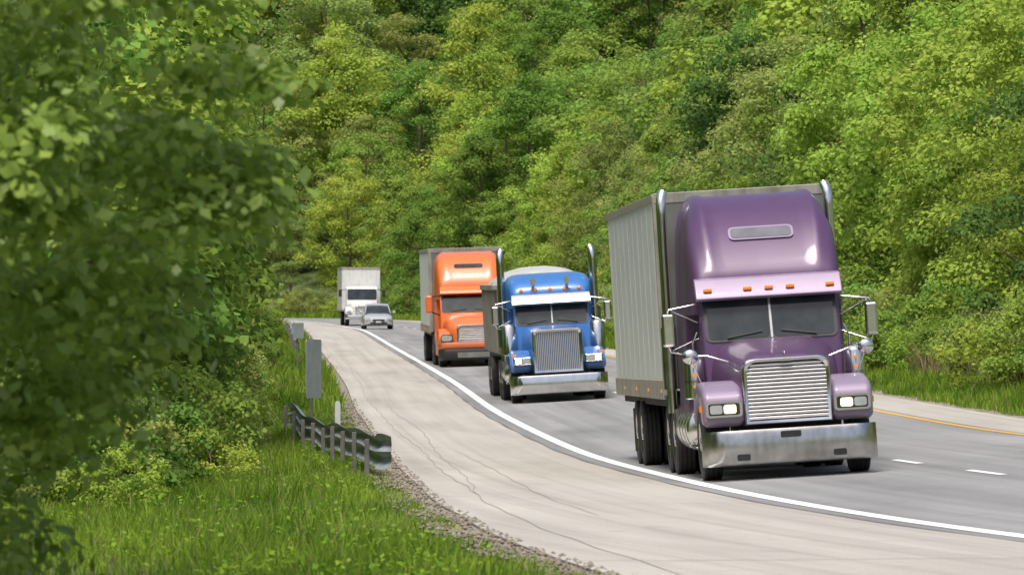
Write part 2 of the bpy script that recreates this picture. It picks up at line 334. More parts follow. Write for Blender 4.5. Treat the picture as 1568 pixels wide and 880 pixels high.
# ------------------------------------------------------------------ foliage
def unit(n,rng):
    v=rng.normal(size=(n,3)); return v/np.linalg.norm(v,axis=1)[:,None]
def leaves(P,Nn,size,rng,asp=.62):
    n=len(P); a=np.cross(Nn,unit(n,rng)); a/=np.linalg.norm(a,axis=1)[:,None]+1e-9; b=np.cross(Nn,a)
    sz=(size*rng.uniform(.6,1.3,n))[:,None]
    V=np.stack([P-a*sz*.5,P+b*sz*asp*.5+a*sz*.08,P+a*sz*.5-Nn*sz*.12,P-b*sz*asp*.5+a*sz*.08],1).reshape(-1,3)
    return V,np.arange(4*n).reshape(-1,4)
def tree_mesh(name,H,R,prof,z0,ncl,nl,leaf,clr,cA,cB,seed,fill=.5,tr=.16,flat=.85,nlimb=16,asp=.66,lob=.20,bark='bark',updir=.32,limbr=.25,lm='leaf'):
    rng=np.random.default_rng(seed); C=[]
    while len(C)<ncl:
        h=rng.random(); p=prof(h)
        if rng.random()>p**1.1+.05: continue
        th=rng.random()*2*math.pi
        lb=1+lob*math.sin(3*th+seed+2*h)+lob*.7*math.sin(5*th+9*h+seed)
        rr=R*p*(fill+(1-fill)*math.sqrt(rng.random()))*lb
        C.append((rr*math.cos(th),rr*math.sin(th),z0+h*(H-z0)))
    C=np.array(C); cr_=rng.uniform(clr[0],clr[1],ncl)
    ci=rng.integers(0,ncl,ncl*nl); u=unit(len(ci),rng); u[:,2]=np.where(u[:,2]<-.3,-u[:,2]*.7,u[:,2])
    rad=cr_[ci]*rng.random(len(ci))**.38
    P=C[ci]+u*rad[:,None]*np.array([1,1,flat])+rng.normal(size=(len(ci),3))*.05
    Nn=u*.75+np.array([0,0,updir])+unit(len(ci),rng)*.5; Nn/=np.linalg.norm(Nn,axis=1)[:,None]
    V,F=leaves(P,Nn,leaf,rng,asp)
    t=np.clip(.5+.16*rng.normal(size=ncl)[ci]+.14*rng.normal(size=len(ci)),0,1)[:,None]
    col=np.repeat(np.array(cA)*(1-t)+np.array(cB)*t,4,axis=0)
    VV=[];FF=[];off=len(V)
    def addt(pts,rad):
        nonlocal off
        v,f=tubevf(pts,rad,7); VV.extend([tuple(q) for q in v]); FF.extend([tuple(x+off for x in g) for g in f]); off+=len(v)
    tp=[(0,0,-.4)]+[(.12*math.sin(k*1.3+seed),.12*math.cos(k*1.7+seed),H*.92*k/7) for k in range(1,8)]
    addt(tp,[tr*(1.15-k/7.4) for k in range(8)])
    order=rng.permutation(ncl)[:nlimb]
    for k in order:
        c=C[k]; zs=max(.3,c[2]-math.hypot(c[0],c[1])*.7); zs=min(zs,H*.85)
        addt([(0,0,zs),(c[0]*.5,c[1]*.5,zs*.45+c[2]*.55-.1),tuple(c)],[tr*limbr*1.6*(1-zs/H*.6),tr*limbr,.010])
    nb=len(FF); V=np.r_[V,np.array(VV)]; F=np.r_[F,np.array(FF)]
    col=np.r_[col,np.tile([.1,.08,.06],(len(VV),1))]
    mi=np.r_[np.zeros(len(F)-nb),np.ones(nb)]
    return mesh_np(name,V,F,[M[lm],M[bark]],col,mi)
rnd=lambda h: max(0,math.sin(math.pi*min(1,(h*.86+.14))))**.6
con=lambda h: max(0,(1-h))**.6*min(1,.6+h*3)
ov=lambda h: max(0,1-(2*h-.75)**2/1.6)**.7
YG=((.25,.36,.05),(.42,.52,.10)); MG=((.15,.265,.045),(.27,.39,.08)); DG=((.09,.175,.045),(.16,.26,.065)); OG=((.23,.29,.075),(.35,.41,.12)); PG=((.045,.07,.04),(.085,.115,.055))
TV=[tree_mesh('tree_a',13,3.6,rnd,.5,95,235,.20,(.7,1.35),*YG,1),
    tree_mesh('tree_b',14,3.2,con,.4,105,215,.18,(.6,1.2),*YG,2),
    tree_mesh('tree_c',12,3.9,ov,.4,95,240,.21,(.75,1.4),*MG,3),
    tree_mesh('tree_d',15,3.8,rnd,.8,100,235,.21,(.7,1.4),*MG,4,lob=.28),
    tree_mesh('tree_e',14,3.8,ov,.6,95,235,.22,(.75,1.5),*DG,5,lob=.25),
    tree_mesh('tree_f',13,3.4,rnd,.5,105,205,.17,(.6,1.2),*OG,6)]
PV=tree_mesh('tree_pine',17,3.0,lambda h:(1-h)**.8*(.6+.4*math.cos(h*50)**2),2.5,200,90,.30,(.4,.85),*PG,8,asp=.24,flat=.35,nlimb=40)
BV=[tree_mesh('bush_a',2.0,1.25,rnd,.0,45,150,.10,(.25,.5),*MG,11,tr=.03,nlimb=14,bark='twig',limbr=.35),
    tree_mesh('bush_b',1.6,1.3,ov,.0,45,140,.09,(.22,.48),*YG,12,tr=.03,nlimb=14,bark='twig',limbr=.35),
    tree_mesh('bush_c',2.2,1.1,rnd,.1,45,110,.09,(.22,.45),*OG,13,tr=.025,nlimb=30,bark='twig',limbr=.35)]
def tz(x,y): return float(terr(x,y)[0])
def atoff(Y,o):
    i=int(np.abs(PY-Y).argmin()); return PX[i]+NX[i]*o,PY[i]+NY[i]*o
R2=random.Random(11)
Y=104.
while Y<470:
    o=13.2+R2.uniform(-.8,1.6)+2; x,y=atoff(Y+R2.uniform(-1,1),o+(0 if Y<330 else 1))
    k=R2.choices(range(6),weights=[4,4,2.5,1.5,.6,3])[0]
    sc=R2.uniform(.55,.95)
    obj('broadleaf_tree',TV[k],None,(x,y,tz(x,y)-.1),R2.uniform(0,6.3),(sc*R2.uniform(.9,1.1),sc*R2.uniform(.9,1.1),sc))
    Y+=R2.uniform(4.2,6.6)
ug=empty('forest_undergrowth')
Y=98.
while Y<480:
    for o in (12.2,13.6):
        x,y=atoff(Y+R2.uniform(-1,1),o+R2.uniform(-.7,.7)); sc=R2.uniform(.6,1.35)
        obj('undergrowth_bush',R2.choice(BV),ug,(x,y,tz(x,y)-.05),R2.uniform(0,6.3),(sc,sc,sc*R2.uniform(.8,1.1)))
    Y+=2.4
hf=empty('hillside_forest')
Y=104.; cand=[]
while Y<720:
    sp=8.2 if Y<500 else 9.5
    x=-(.0866*Y+12)
    while x<.0866*Y+14:
        cand.append((x+R2.uniform(-3,3),Y+R2.uniform(-3,3))); x+=sp
    Y+=sp
cx=np.array(cand); idx,oo=near(cx[:,0],cx[:,1]); tt=terr(cx[:,0],cx[:,1])
cnt=0
for (x,y),o,t in zip(cand,oo,tt):
    if o<19.5: continue
    if t>1.73+.0603*y+3: continue
    stand=math.sin(x*.11+y*.031)+.7*math.sin(x*.05-y*.047+1.)
    if y>470 or (o>45 and x<.02*y): wts=[2,.6,4,3.5,4,1.5] if stand<.3 else [4,1,3,2,1,3]
    else: wts=[5,3,2,1,.4,3] if stand<.5 else [1.2,1,3.5,4,2,2]
    if x>.030*y and o>34 and R2.random()<.5: me=PV
    elif y>470 and stand<-1.1 and R2.random()<.3: me=PV
    else: me=TV[R2.choices(range(6),weights=wts)[0]]
    sc=R2.uniform(.75,1.5)*(1.15 if y>500 else 1)
    obj('forest_tree',me,hf,(x,y,t-.2),R2.uniform(0,6.3),(sc*R2.uniform(1.0,1.25),sc*R2.uniform(1.0,1.25),sc)); cnt+=1
# left side trees
for (X,Yy,k,sc,sz) in [(-9.0,88,2,1.0,.95),(-8.4,100,0,.95,.85),(-8.3,112,2,.97,.95),(-9.1,127,0,1.0,1.0),(-10.2,143,2,1.0,1.0),(-11.4,160,3,1.0,.95),(-12.9,178,4,1.0,1.0),(-10.4,74,3,1.0,.9),(-14.0,196,0,.95,.95)]:
    obj('broadleaf_tree',TV[k],None,(X,Yy,tz(X,Yy)+(.6 if Yy>90 else .0)-.4),R2.uniform(0,6.3),(sc,sc,sz))
lf=empty('roadside_woodland')
Y=60.
while Y<470:
    for r in range(2):
        X=-.0413*Y-5.9-r*6+R2.uniform(-1,1) if Y>190 else -14.6-r*6+R2.uniform(-1,1)
        yy=Y+R2.uniform(-1.5,1.5); i,o=near(X,yy)
        if o[0]>-(WL[i[0]]+4.2): continue
        sc=R2.uniform(.85,1.1); obj('woodland_tree',R2.choice(TV),lf,(X,yy,tz(X,yy)-.2),R2.uniform(0,6.3),sc)
    Y+=7.5
for k in range(22):
    X=R2.choice([-1,1])*R2.uniform(25,60)+10; yy=R2.uniform(-110,10)
    i,o=near(X,yy)
    if -12<o[0]<15: continue
    obj('woodland_tree',R2.choice(TV),lf,(X,yy,tz(X,yy)-.2),R2.uniform(0,6.3),1)
br=empty('bank_brush')
for k in range(120):
    yy=R2.uniform(74,175); i=int(np.abs(PY-yy).argmin()); q=R2.uniform(2.7,6.0) if yy>84 else R2.uniform(3.6,6.5)
    o=-(WL[i]+q); x=PX[i]+NX[i]*o
    if 108<yy<126 and q<3.2: continue
    sc=R2.uniform(.5,.95)*(1.0 if q>3.3 else .65); obj('brush_bush',R2.choices(BV,weights=[3,2,3])[0],br,(x,yy,tz(x,yy)-.05),R2.uniform(0,6.3),sc)
for k in range(50):
    yy=R2.uniform(175,400); i=int(np.abs(PY-yy).argmin()); o=-(WL[i]+R2.uniform(2.4,5)); x=PX[i]+NX[i]*o
    sc=R2.uniform(.5,.95); obj('brush_bush',R2.choice(BV),br,(x,PY[i],tz(x,PY[i])-.05),R2.uniform(0,6.3),sc)
# near, out-of-focus trees on the left
nt_me=tree_mesh('near_tree',8.6,4.15,lambda h:(.80+.38*h/.3 if h<.3 else max(0,1.18-(h-.3)**2*1.6))*.88,.35,800,140,.095,(.25,.55),(.20,.32,.045),(.36,.48,.09),21,fill=.76,tr=.16,nlimb=18,flat=.7,lob=.045,limbr=.10,lm='leafn')
obj('leafy_tree',nt_me,None,(-5.83,31,-.1),.6)
obj('leafy_tree',nt_me,None,(-7.7,46,-.1),2.6,(1,1,1.05))
# ------------------------------------------------------------------ grass
def grass(name,X,Y,h,w,cA,cB,seed):
    rng=np.random.default_rng(seed); n=len(X); Z=terr(X,Y)-.02
    th=rng.random(n)*2*math.pi; d=np.c_[np.cos(th),np.sin(th),np.zeros(n)]; ln=rng.random(n)*2*math.pi; lean=np.c_[np.cos(ln),np.sin(ln),np.zeros(n)]*(h*rng.uniform(.1,.6,n))[:,None]
    B=np.c_[X,Y,Z]; up=np.c_[np.zeros(n),np.zeros(n),h]; w=w*rng.uniform(.6,1.4,n)[:,None]
    m1=B+up*.55+lean*.35; tp=B+up+lean
    V=np.stack([B-d*w*.5,B+d*w*.5,m1+d*w*.42,m1-d*w*.42,tp+d*w*.08,tp-d*w*.08],1).reshape(-1,3)
    a=np.arange(n)[:,None]*6; F=np.concatenate([a+[0,1,2,3],a+[3,2,4,5]])
    t=np.clip(rng.normal(.45,.22,n)+.4*np.sin(X*1.3+Y*.35)*np.cos(Y*.22)+.2*np.sin(X*3.1-Y*.6),0,1)[:,None]
    c=np.array(cA)*(1-t)+np.array(cB)*t
    st=rng.random(n)<.06; c[st]=(.30,.26,.13)
    obj(name,mesh_np(name,V,F,[M['grass']],np.repeat(c,6,axis=0)))
GA,GB=(.11,.21,.022),(.28,.40,.05)
def sideband(n,y0,y1,q0,q1,right,rng,pw=1.):
    y=y0+(y1-y0)*rng.random(n)**pw; i=np.searchsorted(PY[:560],y).clip(1,nP-2); q=q0+(q1-q0)*rng.random(n)
    o=(RW+q) if right else -(WL[i]+q)
    return PX[i]+NX[i]*o,PY[i]+NY[i]*o+rng.uniform(-.5,.5,n),q
rng=np.random.default_rng(5)
x,y,q=sideband(120000,38,140,.25,8,False,rng,1.3); hh=rng.uniform(.10,.30,len(x))*np.clip(.35+q*.35,0,1)*(1+.4*np.sin(x*2.1)*np.sin(y*.9))
grass('verge_grass',x,y,hh,.013,GA,GB,1)
x,y,q=sideband(22000,140,420,.3,5,False,rng,1.2); grass('verge_grass',x,y,rng.uniform(.2,.5,len(x)),.035,GA,GB,2)
x,y,q=sideband(70000,92,260,.25,6.5,True,rng,1.4); hh=rng.uniform(.15,.36,len(x))*np.clip(.5+q*.3,0,1.2)
grass('verge_grass',x,y,hh,.02,GA,GB,3)
x,y,q=sideband(24000,260,470,.2,7,True,rng); grass('verge_grass',x,y,rng.uniform(.2,.5,len(x)),.05,GA,GB,4)
n=22000; ii=rng.integers(int(nP*.70),nP-20,n); q=rng.uniform(.3,9,n); x=PX[ii]+NX[ii]*(RW+q); y=PY[ii]+NY[ii]*(RW+q)
grass('verge_grass',x,y,rng.uniform(.2,.5,n),.06,GA,GB,6)
x,y,q=sideband(20000,95,260,2.6,4.8,True,rng,1.3); grass('tall_weeds',x,y,rng.uniform(.4,1.0,len(x)),.022,(.19,.18,.07),(.36,.26,.16),7)
# broad-leaved weeds low in the left verge
x,y,q=sideband(7000,45,110,.8,6,False,rng,1.2); keep=(np.sin(x*2.7+1)*np.sin(y*.8)+.2*rng.normal(size=len(x)))>.3; x,y=x[keep],y[keep]
P_=np.c_[x,y,terr(x,y)+rng.uniform(.03,.24,len(x))]; P_=np.repeat(P_,3,axis=0)+rng.normal(size=(3*len(x),3))*[.07,.07,.04]
Nn=unit(len(P_),rng)*.5+[0,0,.8]; Nn/=np.linalg.norm(Nn,axis=1)[:,None]; V,F=leaves(P_,Nn,.065,rng,.7)
obj('leafy_weeds',mesh_np('leafy_weeds',V,F,[M['grass']],np.repeat(np.array(GA)+(np.array(GB)-GA)*rng.random((len(P_),1))*.8,4,axis=0)))
st=[];sf=[]
rs=random.Random(9)
for k in range(2600):
    yy=45+rs.random()**1.4*110; i=int(np.abs(PY-yy).argmin()); o=-(WL[i]+rs.uniform(-.1,.6)); r_=rs.uniform(.010,.035)
    c=(PX[i]+NX[i]*o,PY[i]+NY[i]*o+rs.uniform(-.5,.5),ZP[i]+(.0 if o<-WL[i] else .002)); b0=len(st)
    for dx,dy,dz in ((1,0,0),(0,1,0),(-1,0,0),(0,-1,0),(0,0,.8),(0,0,-.8)): st.append((c[0]+dx*r_*rs.uniform(.6,1.3),c[1]+dy*r_*rs.uniform(.6,1.3),c[2]+dz*r_))
    for a_,b_ in ((0,1),(1,2),(2,3),(3,0)): sf+= [(b0+a_,b0+b_,b0+4),(b0+b_,b0+a_,b0+5)]
mk(None,'loose_gravel',st,sf,gm,False)
# ------------------------------------------------------------------ roadside furniture
def guardrail(y0,y1,qa,qb,end):
    g=empty('guardrail'); i0=int(np.abs(PY-y0).argmin()); i1=int(np.abs(PY-y1).argmin())
    prof=[(0,.0),(.03,.02),(.08,.06),(.08,.10),(.02,.14),(.0,.155),(.02,.17),(.08,.21),(.08,.25),(.03,.29),(0,.31)]
    rings=[]
    def base(i):
        q=qa+(qb-qa)*(i-i0)/(i1-i0); o=-(WL[i]+q); return Vector((PX[i]+NX[i]*o,PY[i]+NY[i]*o,tz(PX[i]+NX[i]*o,PY[i]+NY[i]*o)))
    for i in range(i0,i1+1):
        c=base(i); n_=Vector((NX[i],NY[i],0)); front=[c+n_*a*1.3+Vector((0,0,.22+h*1.4)) for a,h in prof]; back=[c+n_*(a*1.3-.012)+Vector((0,0,.22+h*1.4)) for a,h in reversed(prof)]
        rings.append(front+back)
    loft(g,'w_beam',rings,M['galv'],sharp=25)
    for i in range(i0+1,i1,4):
        c=base(i)-Vector((NX[i],NY[i],0))*.08; box(g,'post',c.x-.035,c.x+.035,c.y-.07,c.y+.07,c.z-.2,c.z+.60,M['post'],.005)
    if end:
        c=base(i0); R_=[]
        for k in range(9):
            t=k/8; a=-t*1.5; ctr=c+Vector((.24*(1-math.cos(a)),-.30*t,0)); sc=1.4+.3*math.sin(t*math.pi)
            nrm=Vector((math.cos(a),-math.sin(a),0))
            fr=[ctr+nrm*(p_*1.3)+Vector((0,0,.437+(h-.155)*sc)) for p_,h in prof]; bk=[v-nrm*.012 for v in reversed(fr)]
            R_.append(fr+bk)
        loft(g,'end_terminal',R_,M['galv'],sharp=25)
guardrail(85.5,121,.48,1.75,True); guardrail(232,330,1.1,1.1,False)
sg=empty('road_sign'); sg.location=(-4.28,126,tz(-4.28,126)); sg.rotation_euler=(0,0,math.radians(68))
tube(sg,'post',[(0,0,-.2),(0,0,1.9)],.035,M['post'],8)
plate(sg,'panel',(0,-.05,1.28),(0,-1,0),.80,1.25,.06,M['signback'],.012)
box(sg,'stiffener',-.3,.3,-.046,-.036,1.6,1.65,M['galv'],.003); box(sg,'stiffener_2',-.3,.3,-.046,-.036,.95,1.0,M['galv'],.003)
s2=empty('road_sign'); s2.location=(-6.9,190,tz(-6.9,190)); s2.rotation_euler=(0,0,math.radians(35))
tube(s2,'post',[(0,0,-.2),(0,0,1.75)],.03,M['post'],8); plate(s2,'panel',(0,-.045,1.5),(0,-1,0),.42,.5,.04,M['signback'],.012)
mp_=empty('marker_post'); mp_.location=(-3.42,116,tz(-3.42,116))
loft(mp_,'flexible_post',[[(-.055,-.02,-.1),(.055,-.02,-.1),(.05,.02,-.1),(-.05,.02,-.1)],[(-.055,-.02,.66),(.055,-.02,.66),(.05,.02,.66),(-.05,.02,.66)],[(-.035,-.015,.72),(.035,-.015,.72),(.03,.015,.72),(-.03,.015,.72)]],M['wpost'],bevel=.004)
# ------------------------------------------------------------------ vehicles
def place(e,X,Y,head,pitch,roll):
    i,o=near(X,Y); z=ZP[i[0]]+BK[i[0]]*max(o[0],0)
    e.location=(X,Y,z+.005); e.rotation_euler=(pitch,-roll,head)
def bumper(p,w,z0,z1,m,curve=.28,y0=0,thick=.06,name='bumper'):
    rings=[]
    for k in range(25):
        x=-w+2*w*k/24; y=y0+.05*(x/w)**2+curve*max(0,(abs(x)-w*.82)/(w*.18))**2
        rings.append([(x,y,z0+.03),(x,y-.015,z0+.06),(x,y-.02,(z0+z1)/2),(x,y-.015,z1-.05),(x,y+.01,z1),(x,y+thick,z1),(x,y+thick,z0)])
    return loft(p,name,rings,m,sharp=50)
def grille(p,w,z0,z1,y,slat,n,frame=.055,topround=.14):
    hw=w/2
    pts=[(-hw,z0),(-hw,z1-topround)]+[(-hw+topround*(1-math.cos(a)),z1-topround+topround*math.sin(a)) for a in np.linspace(.2,math.pi/2,5)]
    pts=pts+[(-a,b) for a,b in reversed(pts)]
    V=[];F=[]
    for yy,sh in ((y+.10,0),(y-.02,0),(y-.04,.02),(y-.02,frame),(y+.06,frame)):
        for a,b in pts:
            sx=(hw-sh)/hw; zc=(z0+z1)/2; sz=((z1-z0)/2-sh)/((z1-z0)/2); V.append((a*sx,yy,zc+(b-zc)*sz))
    n0=len(pts)
    for r_ in range(4):
        for k in range(n0): F.append((r_*n0+k,r_*n0+(k+1)%n0,(r_+1)*n0+(k+1)%n0,(r_+1)*n0+k))
    mk(p,'grille_frame',V,F,M['chrome'],sharp=50)
    box(p,'grille_core',-hw+.03,hw-.03,y+.07,y+.11,z0+.02,z1-.05,M['black'],0.0)
    for k in range(n):
        if slat=='h':
            z=z0+frame+.01+(z1-z0-2*frame-.03)*(k+.5)/n; hx=hw-frame*.9-(.05 if k==n-1 else 0)
            g=(z1-z0-2*frame)/n
            box(p,'grille_slat',-hx,hx,y-.005,y+.05,z-g*.30,z+g*.30,M['slat'],.008)
        else:
            x=-hw+frame+(w-2*frame)*(k+.5)/n; g=(w-2*frame)/n; e_=.05 if k in(0,n-1) else 0
            box(p,'grille_slat',x-g*.27,x+g*.27,y+.005,y+.05,z0+frame*.8,z1-frame*.8-e_,M['slat'],.005)
def arch_poly(y0,ya,r,ztop,zf,y1,zb=.70):
    P=[(y0+.02,zb),(y0,zf-.12),(y0+.05,zf),(y0+.25,zf+.09),(ya-.25,ztop),(ya+.2,ztop),(ya+.55,ztop-.12),(y1-.05,.95),(y1,zb)]
    a0=math.asin(min(1,(zb-.51)/r)); A=np.linspace(a0,math.pi-a0,12)
    P+=[(ya+r*math.cos(a),.51+r*math.sin(a)) for a in A]
    return P
def mirror_set(p,x,y,z,mh='chrome',sgn=1,h=.46,w=.18,cabx=1.0):
    box(p,'mirror_housing',sgn*x-w/2,sgn*x+w/2,y-.02,y+.09,z-h/2,z+h/2,M[mh],.04)
    for dz_,e in ((.75,.62),(-.85,-.66)):
        tube(p,'mirror_arm',[(sgn*cabx,y+.15,z+h*dz_),(sgn*(x-.02),y+.05,z+h*e),(sgn*x,y+.03,z+h*(.5 if e>0 else -.5))],.014,M['chrome'],8)
    tube(p,'mirror_brace',[(sgn*cabx,y+.2,z+h*.2),(sgn*(x-.05),y+.07,z+h*.6)],.010,M['chrome'],8)
    tube(p,'mirror_brace_low',[(sgn*cabx,y+.2,z-h*.3),(sgn*(x-.05),y+.07,z-h*.62)],.010,M['chrome'],8)
def stack(p,x,y,z0,z1,r=.075,sgn=1):
    pts=[(x,y,z0),(x,y,z0+.4),(x,y,z1-.32),(x,y,z1-.2),(x-sgn*.012,y+.03,z1-.09),(x-sgn*.04,y+.10,z1)]
    tube(p,'exhaust_stack',pts,r,M['chrome'],20)
    tube(p,'heat_shield',[(x,y,z0+.35),(x,y,z0+1.25)],r*1.5,M['chrome_d'],20)
    tube(p,'stack_mouth',[(x-sgn*.04,y+.10,z1+.001),(x-sgn*.041,y+.101,z1+.004)],r*.85,M['black'],20)
def chassis(p,drives,length,steer=1.2,w=1.02):
    for s_ in (-1,1):
        box(p,'frame_rail',s_*.43-.05,s_*.43+.05,.3,length,.75,1.0,M['chassis'])
        wheel(p,'steer_wheel',s_*w,steer)
        for d in drives:
            wheel(p,'drive_wheel',s_*1.08,d); wheel(p,'drive_wheel_inner',s_*.76,d)
    box(p,'front_axle',-.9,.9,steer-.06,steer+.06,.42,.56,M['chassis'])
    box(p,'engine_block',-.4,.4,.7,2.0,.5,1.3,M['chassis'])
    box(p,'oil_pan_area',-.75,.75,.5,.6,.42,.8,M['chassis'])
    for d in drives: tube(p,'axle',[(-1,d,.51),(1,d,.51)],.09,M['chassis'],12)
def trailer_box(p,y0,y1,z0,z1,m,axles,w=1.29,front=None):
    box(p,'trailer_body',-w,w,y0,y1,z0+.14,z1-.05,m,.012)
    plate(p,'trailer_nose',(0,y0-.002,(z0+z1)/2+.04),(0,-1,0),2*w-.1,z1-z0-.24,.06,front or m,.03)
    for s_ in (-1,1):
        x0,x1=(s_*w,s_*(w+.004)) if s_>0 else (s_*(w+.004),s_*w)
        yy=y0+.6
        while yy<y1-.1:
            box(p,'side_seam',x0,x1,yy-.012,yy+.012,z0+.30,z1-.14,m,0); yy+=1.22
        box(p,'lower_rail',min(s_*(w-.02),s_*(w+.03)),max(s_*(w-.02),s_*(w+.03)),y0,y1,z0,z0+.28,M['rail'],.008)
        box(p,'top_rail',min(s_*(w-.03),s_*(w+.025)),max(s_*(w-.03),s_*(w+.025)),y0,y1,z1-.10,z1+.0,M['rail'],.008)
        box(p,'corner_post',min(s_*(w-.10),s_*(w+.02)),max(s_*(w-.10),s_*(w+.02)),y0-.035,y0+.08,z0+.05,z1-.02,M['rail'],.02)
        for a in axles:
            wheel(p,'trailer_wheel',s_*1.12,a,rim='chrome_d'); wheel(p,'trailer_wheel_inner',s_*.80,a)
        box(p,'landing_leg',s_*.8-.06,s_*.8+.06,y0+2.9,y0+3.02,.35,z0,M['chassis'])
        if axles: plate(p,'mud_flap',(s_*.96,axles[-1]+.65,.55),(0,-1,0),.6,.7,.02,M['black'],.01)
    box(p,'front_top_rail',-w,w,y0-.04,y0+.04,z1-.14,z1+.012,M['rail'],.01)
    box(p,'floor_beams',-w+.1,w-.1,y0+.1,y1-.1,z0-.12,z0+.0,M['chassis'])
    for a in axles: tube(p,'trailer_axle',[(-1.1,a,.51),(1.1,a,.51)],.07,M['chassis'],12)
    if axles: box(p,'bogie',-.5,.5,axles[0]-.7,axles[-1]+.7,.62,z0-.12,M['chassis'])
    for yy in np.arange(y0+.2,y1,3.0): box(p,'marker_lamp',-w-.045,-w-.03,yy,yy+.1,z0+.1,z0+.15,M['amber'],.004)
def cab(p,paint,y0=2.05,w=.98,zb=.75,zw0=1.9,zw1=2.5,zr=2.72,y1=3.35,split=True,rake=.28):
    extr(p,'cab_shell',[(y0,zb),(y0,zw0-.02),(y0+rake,zw1+.05),(y0+rake+.2,zr-.04),(y0+rake+.4,zr),(y1,zr),(y1,zb)],-w,w,M[paint],.07)
    dirv=Vector((0,rake,zw1+.05-(zw0-.02))).normalized(); nr=Vector((0,-dirv.z,dirv.y))
    c=Vector((0,y0,zw0-.02))+dirv*((zw1-zw0)/2+.045)
    hh=(zw1-zw0)+.02
    plate(p,'windshield_gasket',c+nr*.002,nr,2*w-.10,hh+.05,.09,M['black'],.012,up=dirv)
    if split:
        for s_ in (-1,1): plate(p,'windshield_pane',c+nr*.006+Vector((s_*(w-.07)/2,0,0)),nr,w-.12,hh-.02,.07,M['glass'],.012,up=dirv)
        plate(p,'windshield_divider',c+nr*.008,nr,.03,hh,.005,M['lens'],.018,up=dirv)
    else: plate(p,'windshield',c+nr*.006,nr,2*w-.16,hh,.08,M['glass'],.012,up=dirv)
    for s_ in (-1,1):
        plate(p,'wiper',c+nr*.03+dirv*(-hh*.40)+Vector((s_*.38,0,0)),nr,.5,.015,.004,M['black'],.012,up=dirv+Vector((s_*.16,0,0)))
        plate(p,'side_window',(s_*(w+.001),(y0+rake+y1)/2+.08,(zw0+zw1)/2+.03),(s_,0,0),y1-y0-rake-.28,zw1-zw0-.06,.08,M['glass'],.008)
        plate(p,'door_seam',(s_*(w+.0005),(y0+y1)/2+.1,1.35),(s_,0,0),.02,1.0,.004,M['black'],.003)
        box(p,'door_handle',min(s_*w,s_*(w+.03)),max(s_*w,s_*(w+.03)),y1-.35,y1-.2,1.6,1.63,M['chrome'],.005)
def tanks(p,y0,y1,m='chrome'):
    for s_ in (-1,1):
        tube(p,'fuel_tank',[(s_*.92,y0,.68),(s_*.92,y0+.02,.68),(s_*.92,y1-.02,.68),(s_*.92,y1,.68)],[.28,.31,.31,.28],M[m],28)
        box(p,'cab_step',s_*1.05-.16,s_*1.05+.16,y0-.45,y0-.05,.45,.5,M['chrome_d'],.01); box(p,'cab_step_upper',s_*1.0-.13,s_*1.0+.13,y0-.45,y0-.05,.85,.9,M['chrome_d'],.01)
        for yy in np.arange(y0+.3,y1-.1,.6): tube(p,'tank_strap',[(s_*.92,yy,.68),(s_*.92,yy+.05,.68)],.318,M['chrome_d'],28)
# ---- purple truck
P=empty('semi_truck'); place(P,3.84,80.6,.040,0,.062)
pp=M['purple']
chassis(P,[5.6,6.9],7.6)
bumper(P,1.2,.20,.68,M['chrome_d'])
for x,w_,z in ((0,.28,.60),(-.66,.18,.31),(.66,.18,.31)): plate(P,'bumper_slot',(x,-.025+.04*(x/1.2)**2,z),(0,-1,0),w_,.085,.02,M['black'],.006)
loft(P,'hood',[sring(y,w,zb,zt,pw,ridge=rg,rx=.5) for y,w,zb,zt,pw,rg in [(.20,.60,.74,1.60,.5,0),(.30,.615,.74,1.64,.5,.0),(.6,.65,.8,1.70,.48,.01),(1.1,.72,.85,1.78,.46,.015),(1.6,.80,.9,1.85,.45,.015),(2.0,.88,.95,1.91,.45,.01),(2.2,.92,1.0,1.93,.45,0)]],pp)
grille(P,1.20,.74,1.65,.15,'h',15,topround=.16)
plate(P,'hood_badge',(0,.11,1.61),(0,-1,0),.16,.04,.015,M['chrome'],.01)
sph(P,'hood_ornament',(0,.32,1.70),.02,.06,.035,M['chrome'])
